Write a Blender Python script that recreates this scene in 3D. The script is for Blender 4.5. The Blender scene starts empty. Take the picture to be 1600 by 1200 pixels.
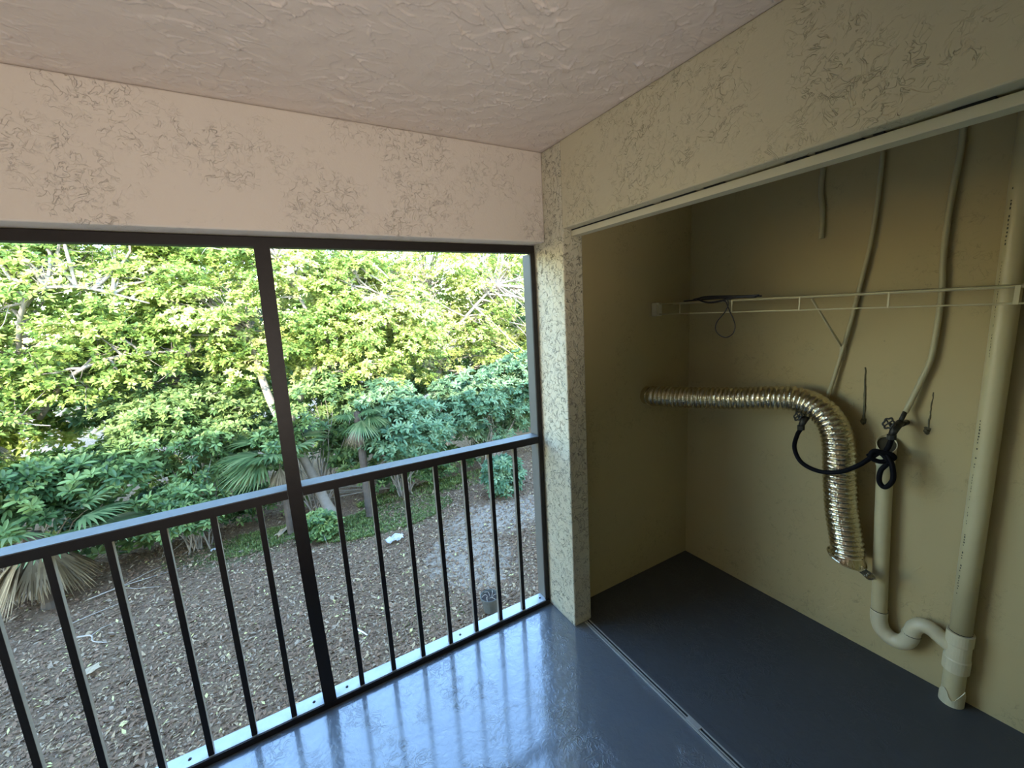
import bpy, bmesh, math, random
import numpy as np
from mathutils import Vector, Matrix
random.seed(7)
rng = np.random.default_rng(11)
C = bpy.context.scene.collection
SC = bpy.context.scene
PI = math.pi
R = math.radians

# ------------------------------------------------------------------ camera, sky, sun, exposure
YAW, PITCH, ROLL = R(29.59), R(-9.90), R(-3.166)
cd = bpy.data.cameras.new('camera'); cam = bpy.data.objects.new('camera', cd); C.objects.link(cam); SC.camera = cam
cd.sensor_width = 36; cd.lens = 649.67 / 1600 * 36; cd.clip_start = 0.02; cd.clip_end = 500
fw = Vector((math.sin(YAW)*math.cos(PITCH), math.cos(YAW)*math.cos(PITCH), math.sin(PITCH)))
r0 = Vector((math.cos(YAW), -math.sin(YAW), 0)); u0 = r0.cross(fw)
rt = r0*math.cos(ROLL) + u0*math.sin(ROLL); up = -r0*math.sin(ROLL) + u0*math.cos(ROLL)
cam.matrix_world = Matrix(((rt.x, up.x, -fw.x, -1.2213), (rt.y, up.y, -fw.y, -1.7476), (rt.z, up.z, -fw.z, 1.7079), (0, 0, 0, 1)))

SC.view_settings.view_transform = 'Standard'; SC.view_settings.look = 'None'
SC.view_settings.gamma = 1; SC.view_settings.use_curve_mapping = False
SC.view_settings.exposure = 0.0

w = bpy.data.worlds.new('sky'); SC.world = w; w.use_nodes = True
nt = w.node_tree; nt.nodes.clear()
sky = nt.nodes.new('ShaderNodeTexSky'); sky.sky_type = 'NISHITA'; sky.sun_disc = False
sky.sun_elevation = R(24); sky.sun_rotation = R(200); sky.air_density = 1.3; sky.dust_density = 0.2; sky.ozone_density = 3.0
bg = nt.nodes.new('ShaderNodeBackground'); bg.inputs['Strength'].default_value = 2.4
wo = nt.nodes.new('ShaderNodeOutputWorld')
hs_ = nt.nodes.new('ShaderNodeHueSaturation'); hs_.inputs['Saturation'].default_value = 1.04
nt.links.new(sky.outputs[0], hs_.inputs['Color']); nt.links.new(hs_.outputs[0], bg.inputs[0]); nt.links.new(bg.outputs[0], wo.inputs[0])

sd = bpy.data.lights.new('sun', 'SUN'); sun = bpy.data.objects.new('sun', sd); C.objects.link(sun)
sd.energy = 12.0; sd.angle = R(0.6); sd.color = (1.0, 0.93, 0.78)
# the sun stands behind the building: it comes from -y, a little from the left
sdir = Vector((0.30*math.cos(R(24)), 0.95*math.cos(R(24)), -math.sin(R(24))))
sun.rotation_euler = sdir.to_track_quat('-Z', 'Y').to_euler()

# unseen fill spot added behind the camera, aimed up at window beam and ceiling
ld = bpy.data.lights.new('rear_fill_spot', 'SPOT'); lamp = bpy.data.objects.new('rear_fill_spot', ld); C.objects.link(lamp)
ld.energy = 145; ld.color = (1.0, 0.89, 0.79); ld.spot_size = R(80); ld.spot_blend = 1.0; ld.shadow_soft_size = .12
lamp.location = (-1.35, -2.68, 1.15); lamp.rotation_euler = (Vector((-1.25, 0, 2.42))-lamp.location).to_track_quat('-Z', 'Y').to_euler()

# ------------------------------------------------------------------ material helpers
class NT:
    def __init__(s, name):
        s.m = bpy.data.materials.new(name); s.m.use_nodes = True; s.t = s.m.node_tree; s.t.nodes.clear()
        s.out = s.n('ShaderNodeOutputMaterial'); s.b = s.n('ShaderNodeBsdfPrincipled'); s.l(s.b.outputs[0], s.out.inputs[0])
        s.co = s.n('ShaderNodeTexCoord').outputs['Object']
    def n(s, t, **k):
        x = s.t.nodes.new(t)
        for a, v in k.items(): setattr(x, a, v)
        return x
    def l(s, a, b): s.t.links.new(a, b)
    def noise(s, scale, detail=3, rough=.5, dist=0, co=None):
        x = s.n('ShaderNodeTexNoise'); x.inputs['Scale'].default_value = scale; x.inputs['Detail'].default_value = detail
        x.inputs['Roughness'].default_value = rough; x.inputs['Distortion'].default_value = dist; s.l(co or s.co, x.inputs['Vector']); return x.outputs['Fac']
    def math(s, op, a, b=None, clamp=False):
        x = s.n('ShaderNodeMath', operation=op, use_clamp=clamp)
        for i, v in enumerate((a, b)):
            if v is None: continue
            if hasattr(v, 'links'): s.l(v, x.inputs[i])
            else: x.inputs[i].default_value = v
        return x.outputs[0]
    def ramp(s, f, stops, interp='LINEAR'):
        x = s.n('ShaderNodeValToRGB'); x.color_ramp.interpolation = interp; e = x.color_ramp.elements
        while len(e) < len(stops): e.new(0.5)
        for i, (p, c) in enumerate(stops):
            e[i].position = p; e[i].color = (c, c, c, 1) if isinstance(c, (int, float)) else (*c, 1)
        s.l(f, x.inputs[0]); return x.outputs[0]
    def mix(s, f, a, b):
        x = s.n('ShaderNodeMix', data_type='RGBA')
        for i, v in ((0, f), (6, a), (7, b)):
            if hasattr(v, 'links'): s.l(v, x.inputs[i])
            else: x.inputs[i].default_value = v if i == 0 else (*v, 1)
        return x.outputs[2]
    def bump(s, h, strength, dist=.01):
        x = s.n('ShaderNodeBump'); x.inputs['Strength'].default_value = strength; x.inputs['Distance'].default_value = dist
        s.l(h, x.inputs['Height']); s.l(x.outputs[0], s.b.inputs['Normal'])
    def set(s, **k):
        for a, v in k.items():
            i = s.b.inputs[a.replace('_', ' ')]
            if hasattr(v, 'links'): s.l(v, i)
            else: i.default_value = (*v, 1) if isinstance(v, tuple) else v
        return s.m

def stucco(name, col, scale=1.0, depth=.004, crease=.5, dirt=.25, rough=.75, lo=.44):
    t = NT(name)
    wob = t.n('ShaderNodeVectorMath', operation='SCALE'); wob.inputs['Scale'].default_value = scale
    t.l(t.co, wob.inputs[0]); co = wob.outputs[0]
    a = t.noise(20, 3, .6, .8, co)
    plate = t.ramp(a, [(.47, 0), (.53, 1)])
    d = t.math('ABSOLUTE', t.math('SUBTRACT', a, .5))
    line = t.ramp(d, [(0, 1), (.016, 0)])
    b = t.ramp(t.math('ABSOLUTE', t.math('SUBTRACT', t.noise(33, 2, .5, 1.0, co), .5)), [(0, 1), (.02, 0)])
    cut = t.ramp(t.noise(27, 2, .5, 0, co), [(.46, 0), (.54, 1)])
    mask = t.ramp(t.noise(3.1, 4, .65, 0, co), [(lo, 0), (lo+.12, 1)])
    line = t.math('MULTIPLY', t.math('MULTIPLY', t.math('MAXIMUM', line, t.math('MULTIPLY', b, .6)), mask), cut)
    fine = t.noise(110, 3, .6)
    h = t.math('SUBTRACT', t.math('ADD', t.math('MULTIPLY', t.math('MULTIPLY', plate, mask), .35), t.math('MULTIPLY', fine, .14)), t.math('MULTIPLY', line, crease))
    t.bump(h, 1.0, depth)
    big = t.noise(1.1, 4, .6)
    c1 = t.mix(big, tuple(x*.93 for x in col), tuple(min(1, x*1.06) for x in col))
    c2 = t.mix(t.math('MULTIPLY', line, dirt), c1, tuple(x*.35 for x in col))
    spots = t.ramp(t.noise(30, 3, .6), [(.73, 0), (.78, .6)])
    c3 = t.mix(t.math('MULTIPLY', spots, dirt*1.3), c2, (.10, .09, .07))
    return t.set(Base_Color=c3, Roughness=rough)

def knockdown(name, col):
    t = NT(name)
    t.bump(t.noise(70, 3, .6), .35, .002)
    c = t.mix(t.noise(.9, 3, .5), tuple(x*.95 for x in col), tuple(min(1, x*1.04) for x in col))
    return t.set(Base_Color=c, Roughness=.38, Specular_IOR_Level=.5)

def plain(name, col, rough=.5, metal=0., var=.1, nscale=20, bump=0., bscale=60, spec=.5):
    t = NT(name)
    c = t.mix(t.noise(nscale, 4, .6), tuple(x*(1-var) for x in col), tuple(min(1, x*(1+var)) for x in col))
    if bump: t.bump(t.noise(bscale, 3, .6), bump, .002)
    return t.set(Base_Color=c, Roughness=rough, Metallic=metal, Specular_IOR_Level=spec)

M = {}
M['wall'] = stucco('cream_stucco', (.69, .605, .525), scale=1.3, dirt=.18)
M['pier'] = stucco('cracked_pier_stucco', (.64, .58, .42), scale=1.2, depth=.006, dirt=.8, crease=.8, lo=.28)
M['wall_right'] = stucco('cream_stucco_right', (.62, .545, .36), depth=.0045, dirt=.25, lo=.44)
M['closet'] = stucco('shaded_yellow_cream_wall', (.48, .385, .19), scale=.8, depth=.0014, crease=.35, dirt=.4, lo=.46)  # part of the closet's shade is put into this darker wall colour
M['ceiling'] = knockdown('knockdown_ceiling', (.69, .58, .50))
M['exterior'] = stucco('exterior_stucco', (.66, .58, .45))
def floor_mat():
    t = NT('grey_blue_floor_paint')
    n1 = t.noise(3, 4, .6); n2 = t.noise(38, 4, .6, .6); n4 = t.noise(12, 3, .5, .5)
    d = t.math('ABSOLUTE', t.math('SUBTRACT', t.noise(22, 3, .6, 1.5), .5))
    ridge = t.math('MULTIPLY', t.ramp(d, [(0, 1), (.06, 0)]), t.ramp(t.noise(3.3, 3, .6), [(.48, 0), (.6, 1)]))
    h = t.math('ADD', t.math('ADD', t.math('MULTIPLY', n2, .6), t.math('MULTIPLY', n4, 1.0)), t.math('MULTIPLY', ridge, .5))
    t.bump(h, .9, .0040)
    c = t.mix(n1, (.115, .134, .158), (.132, .152, .176))
    dust = t.ramp(t.noise(45, 4, .7), [(.68, 0), (.75, .6)])
    c = t.mix(dust, c, (.04, .045, .05))
    wear = t.ramp(t.noise(16, 4, .7, .5), [(.68, 0), (.74, .35)])
    c = t.mix(wear, c, (.20, .21, .21))
    # closet side of the track: less gloss, its shade put into a darker colour
    sx = t.n('ShaderNodeSeparateXYZ'); t.l(t.co, sx.inputs[0]); dull_shade = t.ramp(t.math('MULTIPLY', sx.outputs[0], 5.0), [(.30, 0), (.55, 1)])
    rg = t.math('ADD', t.ramp(n1, [(.3, .12), (.7, .24)]), t.math('MULTIPLY', dull_shade, .35))
    c = t.mix(dull_shade, c, (.075, .080, .086))
    return t.set(Base_Color=c, Roughness=rg, Specular_IOR_Level=t.math('SUBTRACT', 1.0, t.math('MULTIPLY', dull_shade, .7)), Coat_Weight=t.math('SUBTRACT', 1.0, dull_shade), Coat_IOR=1.7, Coat_Roughness=.10)
M['floor'] = floor_mat()
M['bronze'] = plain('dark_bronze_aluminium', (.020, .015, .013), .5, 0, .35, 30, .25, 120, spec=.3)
M['bronze_sheen'] = plain('bronze_side_sheen', (.16, .145, .12), .5, 0, .25, 30)  # light reflected by the bar sides, put into the colour
M['railtop'] = plain('faded_rail_top', (.13, .135, .14), .5, .1, .25, 25, .2, 100, spec=.35)
M['sill'] = plain('bare_aluminium_sill', (.44, .47, .50), .42, .35, .25, 18, .3, 90)
M['frame_grey'] = plain('frame_side_sheen', (.12, .12, .11), .5, .1, .15, 12)  # greyer than the bronze: the side face's reflection is put into its colour
M['screw'] = plain('dark_screw', (.02, .02, .025), .5, .5)
M['board'] = plain('cream_track_paint', (.64, .58, .40), .45, 0, .06, 8)
M['gap'] = plain('gap_shade_and_joints', (.012, .011, .01), .9)
M['track'] = plain('worn_floor_track', (.42, .42, .40), .5, .2, .3, 40)
M['track_dark'] = plain('track_groove', (.012, .012, .012), .7)
M['wire'] = plain('cream_coated_wire', (.56, .50, .30), .4, 0, .08, 40)
M['pvc'] = plain('cream_painted_pvc', (.56, .48, .27), .38, 0, .10, 9)
M['pvc_fit'] = plain('white_pvc_fitting', (.64, .57, .37), .35, 0, .10, 14)
M['pvc_dark'] = plain('pipe_bore', (.06, .05, .03), .8)
M['tube'] = plain('painted_tubing', (.46, .41, .24), .45, 0, .08, 20)
M['print'] = plain('print_ink', (.09, .08, .05), .7)
M['rubber'] = plain('black_rubber', (.006, .006, .008), .6, 0, .3, 40, spec=.08)
M['cable'] = plain('black_cable', (.012, .010, .016), .4)
M['valve'] = plain('corroded_valve_metal', (.05, .05, .045), .45, .6, .5, 80, .5, 200)
M['mould'] = plain('dark_mould_stain', (.14, .125, .07), .9, 0, .5, 90, .5, 200)
def foil_mat():
    t = NT('crinkled_foil')
    t.bump(t.noise(55, 3, .6, .6), .55, .006)
    return t.set(Base_Color=(.70, .63, .46), Metallic=1.0, Roughness=.20)
M['foil'] = foil_mat()

def leaf_mat(name, stops, trans=.35, rough=.45):
    t = NT(name)
    at = t.n('ShaderNodeAttribute'); at.attribute_name = 'tone'
    c = t.ramp(at.outputs['Fac'], stops)
    t.set(Base_Color=c, Roughness=rough, Specular_IOR_Level=.4)
    tr = t.n('ShaderNodeBsdfTranslucent'); t.l(c, tr.inputs[0])
    mx = t.n('ShaderNodeMixShader'); mx.inputs[0].default_value = trans
    t.l(t.b.outputs[0], mx.inputs[1]); t.l(tr.outputs[0], mx.inputs[2]); t.l(mx.outputs[0], t.out.inputs[0])
    return t.m
M['leaf_yellow'] = leaf_mat('yellow_green_leaves', [(0, (.10, .17, .035)), (.45, (.27, .38, .08)), (.8, (.48, .55, .14)), (1, (.66, .66, .26))])
M['leaf_green'] = leaf_mat('mid_green_leaves', [(0, (.055, .11, .04)), (.5, (.15, .25, .08)), (1, (.33, .43, .14))])
M['leaf_blue'] = leaf_mat('blue_green_leaves', [(0, (.06, .13, .065)), (.5, (.15, .27, .13)), (1, (.32, .44, .23))])
M['leaf_palm'] = leaf_mat('palm_leaves', [(0, (.04, .08, .03)), (.6, (.11, .17, .06)), (1, (.24, .28, .12))], .2)
M['leaf_dead'] = leaf_mat('dead_palm_leaves', [(0, (.10, .07, .04)), (.6, (.24, .18, .10)), (1, (.40, .31, .19))], .2)
M['grass'] = leaf_mat('ground_weeds', [(0, (.06, .10, .02)), (.6, (.16, .22, .05)), (1, (.32, .36, .10))], .2)
M['bark'] = plain('grey_bark', (.34, .29, .24), .85, 0, .4, 7, .8, 25)
M['bark_pale'] = plain('pale_twigs', (.32, .27, .23), .8, 0, .3, 9)
M['bark_dark'] = plain('dark_bark', (.10, .075, .055), .9, 0, .4, 10, .8, 25)
M['litter_a'] = plain('litter_brown', (.20, .115, .064), .8, 0, .4, 6)
M['litter_b'] = plain('litter_tan', (.40, .28, .155), .8, 0, .3, 6)
M['litter_c'] = plain('litter_grey', (.32, .23, .15), .8, 0, .3, 6)
M['litter_d'] = plain('litter_yellow', (.58, .50, .20), .7, 0, .2, 6)
M['litter_e'] = plain('litter_dark', (.15, .088, .052), .85, 0, .3, 6)
M['white'] = plain('white_plastic', (.78, .80, .84), .4)
M['card'] = plain('tan_cardboard', (.72, .58, .40), .8)
M['pot'] = plain('grey_plastic_pot', (.10, .10, .09), .55, 0, .25, 20)
M['soil'] = plain('dark_soil', (.035, .025, .02), .95, 0, .4, 40, .6, 80)

# ------------------------------------------------------------------ geometry helpers
def link(name, me, mat=None, parent=None):
    o = bpy.data.objects.new(name, me); C.objects.link(o)
    if mat is not None and me is not None: me.materials.append(mat)
    if parent: o.parent = parent
    return o
def thing(name, label, cat, loc=(0, 0, 0), group=None):
    o = bpy.data.objects.new(name, None); C.objects.link(o); o.location = loc; o.empty_display_size = .05
    return tag(o, label, cat, group)
def tag(o, label, cat, group=None):
    o['label'] = label; o['category'] = cat
    if group: o['group'] = group
    return o
def struct(o): o['kind'] = 'structure'; return o
def fin(name, bm, mat, parent=None, smooth=False, off=True):
    if parent is not None and off: bmesh.ops.translate(bm, verts=bm.verts, vec=-parent_loc(parent))
    bmesh.ops.recalc_face_normals(bm, faces=bm.faces)
    me = bpy.data.meshes.new(name); bm.to_mesh(me); bm.free()
    if smooth: me.polygons.foreach_set('use_smooth', [True]*len(me.polygons))
    return link(name, me, mat, parent)
def parent_loc(o):
    v = Vector((0, 0, 0))
    while o: v += o.location; o = o.parent
    return v
def box(bm, x0, x1, y0, y1, z0, z1, bev=0.):
    vs = [bm.verts.new((x, y, z)) for x in (x0, x1) for y in (y0, y1) for z in (z0, z1)]
    fs = [bm.faces.new([vs[i] for i in q]) for q in ((0, 1, 3, 2), (4, 6, 7, 5), (0, 4, 5, 1), (2, 3, 7, 6), (0, 2, 6, 4), (1, 5, 7, 3))]
    if bev:
        es = list({e for f in fs for e in f.edges}); bmesh.ops.bevel(bm, geom=es, offset=bev, segments=2, affect='EDGES', profile=.5)
    return bm
def bx(*a, **k): return box(bmesh.new(), *a, **k)
def sweep(bm, pts, rad, seg=10, cap=True, closed=False):
    pts = [Vector(p) for p in pts]; n = len(pts)
    if not hasattr(rad, '__len__'): rad = [rad]*n
    rings = []; pn = None
    for i, p in enumerate(pts):
        if closed: t = (pts[(i+1) % n]-pts[i-1]).normalized()
        else: t = (pts[min(i+1, n-1)]-pts[max(i-1, 0)]).normalized()
        if pn is None:
            a = Vector((0, 0, 1)) if abs(t.z) < .9 else Vector((1, 0, 0)); pn = t.cross(a).normalized()
        else:
            pn = (pn - t*pn.dot(t)).normalized()
        b = t.cross(pn)
        rings.append([bm.verts.new(p + (pn*math.cos(2*PI*k/seg)+b*math.sin(2*PI*k/seg))*rad[i]) for k in range(seg)])
    for i in range(n-1+(1 if closed else 0)):
        A, B = rings[i], rings[(i+1) % n]
        for k in range(seg): bm.faces.new((A[k], A[(k+1) % seg], B[(k+1) % seg], B[k]))
    if cap and not closed: bm.faces.new(rings[0][::-1]); bm.faces.new(rings[-1])
    return bm
def spline(pts, n=8):
    P = [Vector(p) for p in pts]; P = [P[0]*2-P[1]] + P + [P[-1]*2-P[-2]]; out = []
    for i in range(1, len(P)-2):
        a, b, c, d = P[i-1:i+3]
        for k in range(n):
            t = k/n
            out.append(.5*((2*b)+(c-a)*t+(2*a-5*b+4*c-d)*t*t+(3*b-a-3*c+d)*t**3))
    out.append(P[-2]); return out
def lathe(bm, prof, c, axis=Vector((0, 0, 1)), seg=24):
    axis = axis.normalized(); a = axis.orthogonal().normalized(); b = axis.cross(a); c = Vector(c); rings = []
    for r, h in prof:
        rings.append([bm.verts.new(c+axis*h+(a*math.cos(2*PI*k/seg)+b*math.sin(2*PI*k/seg))*max(r, 1e-4)) for k in range(seg)])
    for A, B in zip(rings, rings[1:]):
        for k in range(seg): bm.faces.new((A[k], A[(k+1) % seg], B[(k+1) % seg], B[k]))
    return bm

# ------------------------------------------------------------------ structure
YF = 0.089          # front of the screen frame
ZS = 2.0315         # soffit of the window beam
YE = 0.17           # outer face of the front wall
XL = -2.44          # left wall
YB = -2.80          # back wall
H = 2.44
XB = 1.0815         # closet back wall
YS = -0.0087        # closet side wall
YJ = -0.1437        # closet opening edge
TW = 0.1155         # wall thickness
ZH = 2.067          # closet header soffit
YC = -2.35          # far side of the closet
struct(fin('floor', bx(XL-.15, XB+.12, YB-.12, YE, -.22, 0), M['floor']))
ceil = struct(fin('ceiling', bx(XL-.15, XB+.12, YB-.12, YE, H+.0005, H+.2), M['ceiling']))
# hand-trowelled plaster coat: real ridges a few millimetres high
def field(nx, ny, dx, dy, lam, aniso=1., ang=0.):
    """random field of wavelength lam (m), stretched by aniso along angle ang"""
    kx = np.fft.fftfreq(nx, dx)[:, None]; ky = np.fft.fftfreq(ny, dy)[None]
    u = (kx*math.cos(ang)+ky*math.sin(ang))*aniso; v = -kx*math.sin(ang)+ky*math.cos(ang)
    k = np.sqrt(u*u+v*v)*lam; g = np.exp(-((k-1)/.42)**2)
    f = np.fft.ifft2(np.fft.fft2(rng.normal(size=(nx, ny)))*g).real; return f/f.std()
cnx, cny = 760, 640; cx = np.linspace(XL, 0, cnx); cy = np.linspace(-2.0, 0, cny); ddx, ddy = cx[1]-cx[0], cy[1]-cy[0]
fa = field(cnx, cny, ddx, ddy, .075, 1.5, .35); fb = field(cnx, cny, ddx, ddy, .042, 1.4, .3); fm = field(cnx, cny, ddx, ddy, .5); fc = field(cnx, cny, ddx, ddy, .09); fd = field(cnx, cny, ddx, ddy, .07)
sg = lambda q: 1/(1+np.exp(-q*6))
hgt = (np.exp(-(fa/.11)**2)*sg(fc+.2)*.0046 + np.exp(-(fb/.15)**2)*sg(fd+.1)*.0036)*(.25+.75*sg(fm+.5)) + .0010*np.tanh(fa*3)*sg(fm+.5) + .0006*fc
edge = np.minimum(1, np.minimum(np.minimum(cx[:, None]-XL, -cx[:, None]), -cy[None])/.02).clip(0, 1)
GX, GY = np.meshgrid(cx, cy, indexing='ij'); cz = H - .0008 - np.maximum(0, hgt+.0016)*edge
me = bpy.data.meshes.new('plaster_coat'); vv = np.stack([GX, GY, cz], 2).reshape(-1, 3).astype(np.float32)
ii = (np.arange(cnx-1)[:, None]*cny+np.arange(cny-1)[None]).ravel(); qq = np.stack([ii, ii+1, ii+cny+1, ii+cny], 1).astype(np.int32)
me.vertices.add(len(vv)); me.vertices.foreach_set('co', vv.ravel()); me.loops.add(len(qq)*4); me.loops.foreach_set('vertex_index', qq.ravel())
me.polygons.add(len(qq)); me.polygons.foreach_set('loop_start', np.arange(0, len(qq)*4, 4, dtype=np.int32)); me.update(calc_edges=True)
me.polygons.foreach_set('use_smooth', [True]*len(qq)); link('plaster_coat', me, M['ceiling'], ceil)
# beam over the opening: slightly wavy hand-rounded lower edge
struct(fin('wall_front', bx(XL, 0, 0, YE, ZS, H, bev=.006), M['wall']))
bm = bmesh.new(); box(bm, 0, TW, YJ, YE, 0, H, bev=.007)
struct(fin('wall_front_pier', bm, M['pier']))
struct(fin('wall_right', bx(0, TW, YC, YJ, ZH, H, bev=.005), M['wall_right']))
struct(fin('wall_right_rear', bx(0, TW, YB, YC, 0, H), M['wall_right']))
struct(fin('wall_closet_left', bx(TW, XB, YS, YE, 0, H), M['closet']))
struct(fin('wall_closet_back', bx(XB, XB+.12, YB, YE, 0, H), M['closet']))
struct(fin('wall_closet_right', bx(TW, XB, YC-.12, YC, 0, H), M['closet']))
struct(fin('wall_left', bx(XL-.15, XL, YB, YE, 0, H), M['wall']))
struct(fin('wall_back', bx(XL-.15, XB+.12, YB-.12, YB, 0, H), M['wall']))
# the rest of the building, seen by the sun
struct(fin('wall_exterior_lower', bx(-14, 10, -8, YE-.005, -2.95, -.225), M['exterior']))
struct(fin('wall_exterior_left', bx(-14, XL-.16, -8, YE-.005, -.22, 2.9), M['exterior']))
struct(fin('wall_exterior_right', bx(XB+.13, 10, -8, YE-.005, -.22, 2.9), M['exterior']))
struct(fin('roof', bx(-14.3, 10.3, -8.3, .55, 2.91, 3.25), M['exterior']))

# ------------------------------------------------------------------ balcony railing and frame
rl = thing('balcony_railing', 'dark bronze metal balcony railing and window frame with thin upright bars', 'railing', (-1.2, YF, 0))
def mull_x(z): return -1.205 - .014*math.sin(PI*min(z, 2.0)/2.0)
bm = bmesh.new(); zs = [0.0+2.02*i/12 for i in range(13)]; rings = []
for z in zs:
    x = mull_x(z); hw = .026
    rings.append([bm.verts.new(p) for p in ((x-hw, YF-.004, z), (x+hw, YF-.004, z), (x+hw, YF+.05, z), (x-hw, YF+.05, z))])
for A, B in zip(rings, rings[1:]):
    for k in range(4): bm.faces.new((A[k], A[(k+1) % 4], B[(k+1) % 4], B[k]))
bm.faces.new(rings[0][::-1]); bm.faces.new(rings[-1])
fin('mullion_post', bm, M['bronze'], rl)
fin('mullion_post', bx(-2.40, -2.35, YF, YF+.05, 0, 1.99), M['bronze'], rl)
fin('header_bar', bx(XL, -.004, YF, YF+.045, 1.992, 2.028, bev=.003), M['bronze'], rl)
hb = fin('side_jamb', bx(-.030, -.004, YF, YF+.012, 0.0, 1.992, bev=.002), M['bronze'], rl)
fin('side_channel', bx(-.026, -.004, YF+.0125, YF+.085, 0.03, 1.99, bev=.002), M['frame_grey'], hb)
# handrail: left and right lengths
def rail(x0, x1, z0, z1):
    bm = bmesh.new()
    def prism(y0, y1, a0, a1):
        v = [bm.verts.new(p) for p in ((x0, y0, z0+a0), (x0, y1, z0+a0), (x0, y1, z0+a1), (x0, y0, z0+a1), (x1, y0, z1+a0), (x1, y1, z1+a0), (x1, y1, z1+a1), (x1, y0, z1+a1))]
        for q in ((0, 1, 2, 3), (7, 6, 5, 4), (0, 4, 5, 1), (1, 5, 6, 2), (2, 6, 7, 3), (3, 7, 4, 0)): bm.faces.new([v[i] for i in q])
    prism(YF, YF+.06, -.040, -.004)
    o = fin('handrail', bm, M['bronze'], rl)
    bm = bmesh.new(); prism(YF-.001, YF+.074, -.004, .0)
    fin('rail_cap', bm, M['railtop'], o)
rail(XL+.001, mull_x(1.0)-.027, 1.046, 1.049); rail(mull_x(1.0)+.027, -.031, 1.050, 1.030)
# upright bars
bars = [-1.350-.148*k for k in range(0, 6)] + [-2.237] + [-1.0655+.1478*k for k in range(0, 7)]
me0 = None
for i, x in enumerate(bars):
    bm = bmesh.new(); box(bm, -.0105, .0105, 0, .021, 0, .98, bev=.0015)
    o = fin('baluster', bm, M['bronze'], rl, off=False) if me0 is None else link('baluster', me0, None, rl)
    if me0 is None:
        me0 = o.data; me0.materials.append(M['bronze_sheen'])
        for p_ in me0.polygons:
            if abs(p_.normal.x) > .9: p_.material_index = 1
    else: bm.free()
    o.location = Vector((x, YF+.004, .030)) - rl.location
# bottom channel
bot = fin('bottom_rail', bx(XL, -.004, YF-.006, YF, 0, .028, bev=.001), M['bronze'], rl)
fin('sill_strip', bx(XL, -.004, YF+.0005, YF+.072, .012, .030, bev=.002), M['sill'], bot)
for x in (-2.28, -1.72, -1.27, -1.13, -.56, -.05):
    bm = bmesh.new(); lathe(bm, [(0, .0045), (.004, .004), (.0065, .0015), (.0065, 0)], (x, YF+.035, .0300), seg=8); fin('screw', bm, M['screw'], bot)

# ------------------------------------------------------------------ closet header track, floor track
t = thing('door_track', 'cream painted door track under the lintel of the closet opening', 'door track', (.07, -1.2, 2.05))
fin('track_body', bx(.046, .096, YC+.01, YJ-.004, 2.036, 2.0605, bev=.002), M['board'], t)
for y0, y1 in ((-.145, -.62), (-.66, -.80), (-.83, -.90), (-1.08, -1.13), (-1.15, -1.25), (-1.27, -1.29), (-1.40, -1.46)):
    fin('gap_shade', bx(.050, .094, y1, y0, 2.0607, ZH-.0003), M['gap'], t)  # dark strips painted as the shade in the open gap
ft = thing('floor_track', 'worn metal sliding door track across the grey floor', 'door track', (.07, -1.2, 0))
def slant(bm, off0, off1, z0, z1, ya=YJ-.003, yb=YC+.01):
    def X(y): return .080 + .0215*(y+.14)
    v = []
    for y in (ya, yb):
        for (o, z) in ((off0, z0), (off1, z0), (off1, z1), (off0, z1)): v.append(bm.verts.new((X(y)+o, y, z)))
    for q in ((0, 1, 2, 3), (7, 6, 5, 4), (0, 4, 5, 1), (1, 5, 6, 2), (2, 6, 7, 3), (3, 7, 4, 0)): bm.faces.new([v[i] for i in q])
bm = bmesh.new(); slant(bm, -.017, .017, .0, .002); fin('track_base', bm, M['track_dark'], ft)
for a, b, h in ((-.017, -.009, .006), (-.004, .000, .007), (.012, .017, .006)):
    bm = bmesh.new(); slant(bm, a, b, .0021, h); fin('track_rib', bm, M['track'], ft)
bm = bmesh.new(); slant(bm, -.0085, .0115, .0023, .009, -.80, -.86); fin('guide_block', bm, M['track'], ft)

# ------------------------------------------------------------------ wire shelf
XS = .753
sh = thing('wire_shelf', 'cream coated wire shelf high on the closet wall', 'shelf', (XS, -.8, 1.67))
yr = YC+.01
def bar(name, pts, r, par, mat, seg=8):
    bm = bmesh.new(); sweep(bm, pts, r, seg); return fin(name, bm, mat, par, smooth=True)
bar('front_wire', [(XS, YS-.004, 1.7035), (XS, yr, 1.6985)], .0032, sh, M['wire'])
bar('front_wire', [(XS, YS-.004, 1.644), (XS, yr, 1.651)], .0032, sh, M['wire'])
bar('rear_wire', [(XB-.012, YS-.004, 1.7), (XB-.012, yr, 1.697)], .003, sh, M['wire'])
bar('middle_wire', [(.92, YS-.004, 1.6975), (.92, yr, 1.695)], .003, sh, M['wire'])
bm = bmesh.new(); y = YS-.03
while y > yr+.02:
    sweep(bm, [(XS, y, 1.7035+.002), (XB-.004, y, 1.7025)], .0013, 5); y -= .0254
o = fin('deck_wires', bm, M['wire'], sh, smooth=True); o['kind'] = 'stuff'
for y in (-.196, -.496, -.799, -1.097, -1.402, -1.70, -2.0):
    wd = .006 if y != -1.402 else .012
    fin('wire_tie', bx(XS-.0045, XS-.001, y-wd/2, y+wd/2, 1.645, 1.703, bev=.0008), M['wire'], sh)
b = fin('end_bracket', bx(XS-.018, XS+.022, YS-.045, YS-.0015, 1.634, 1.712, bev=.004), M['board'], sh)
fin('bracket_clip', bx(XS-.021, XS-.016, YS-.050, YS-.040, 1.642, 1.700, bev=.001), M['wire'], b)
br = bar('support_brace', [(XS+.005, -.842, 1.69), (.91, -.842, 1.575), (XB-.006, -.840, 1.455)], .0045, sh, M['wire'])
fin('brace_foot', bx(XB-.008, XB-.001, -.852, -.828, 1.40, 1.46, bev=.001), M['wire'], br)

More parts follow.
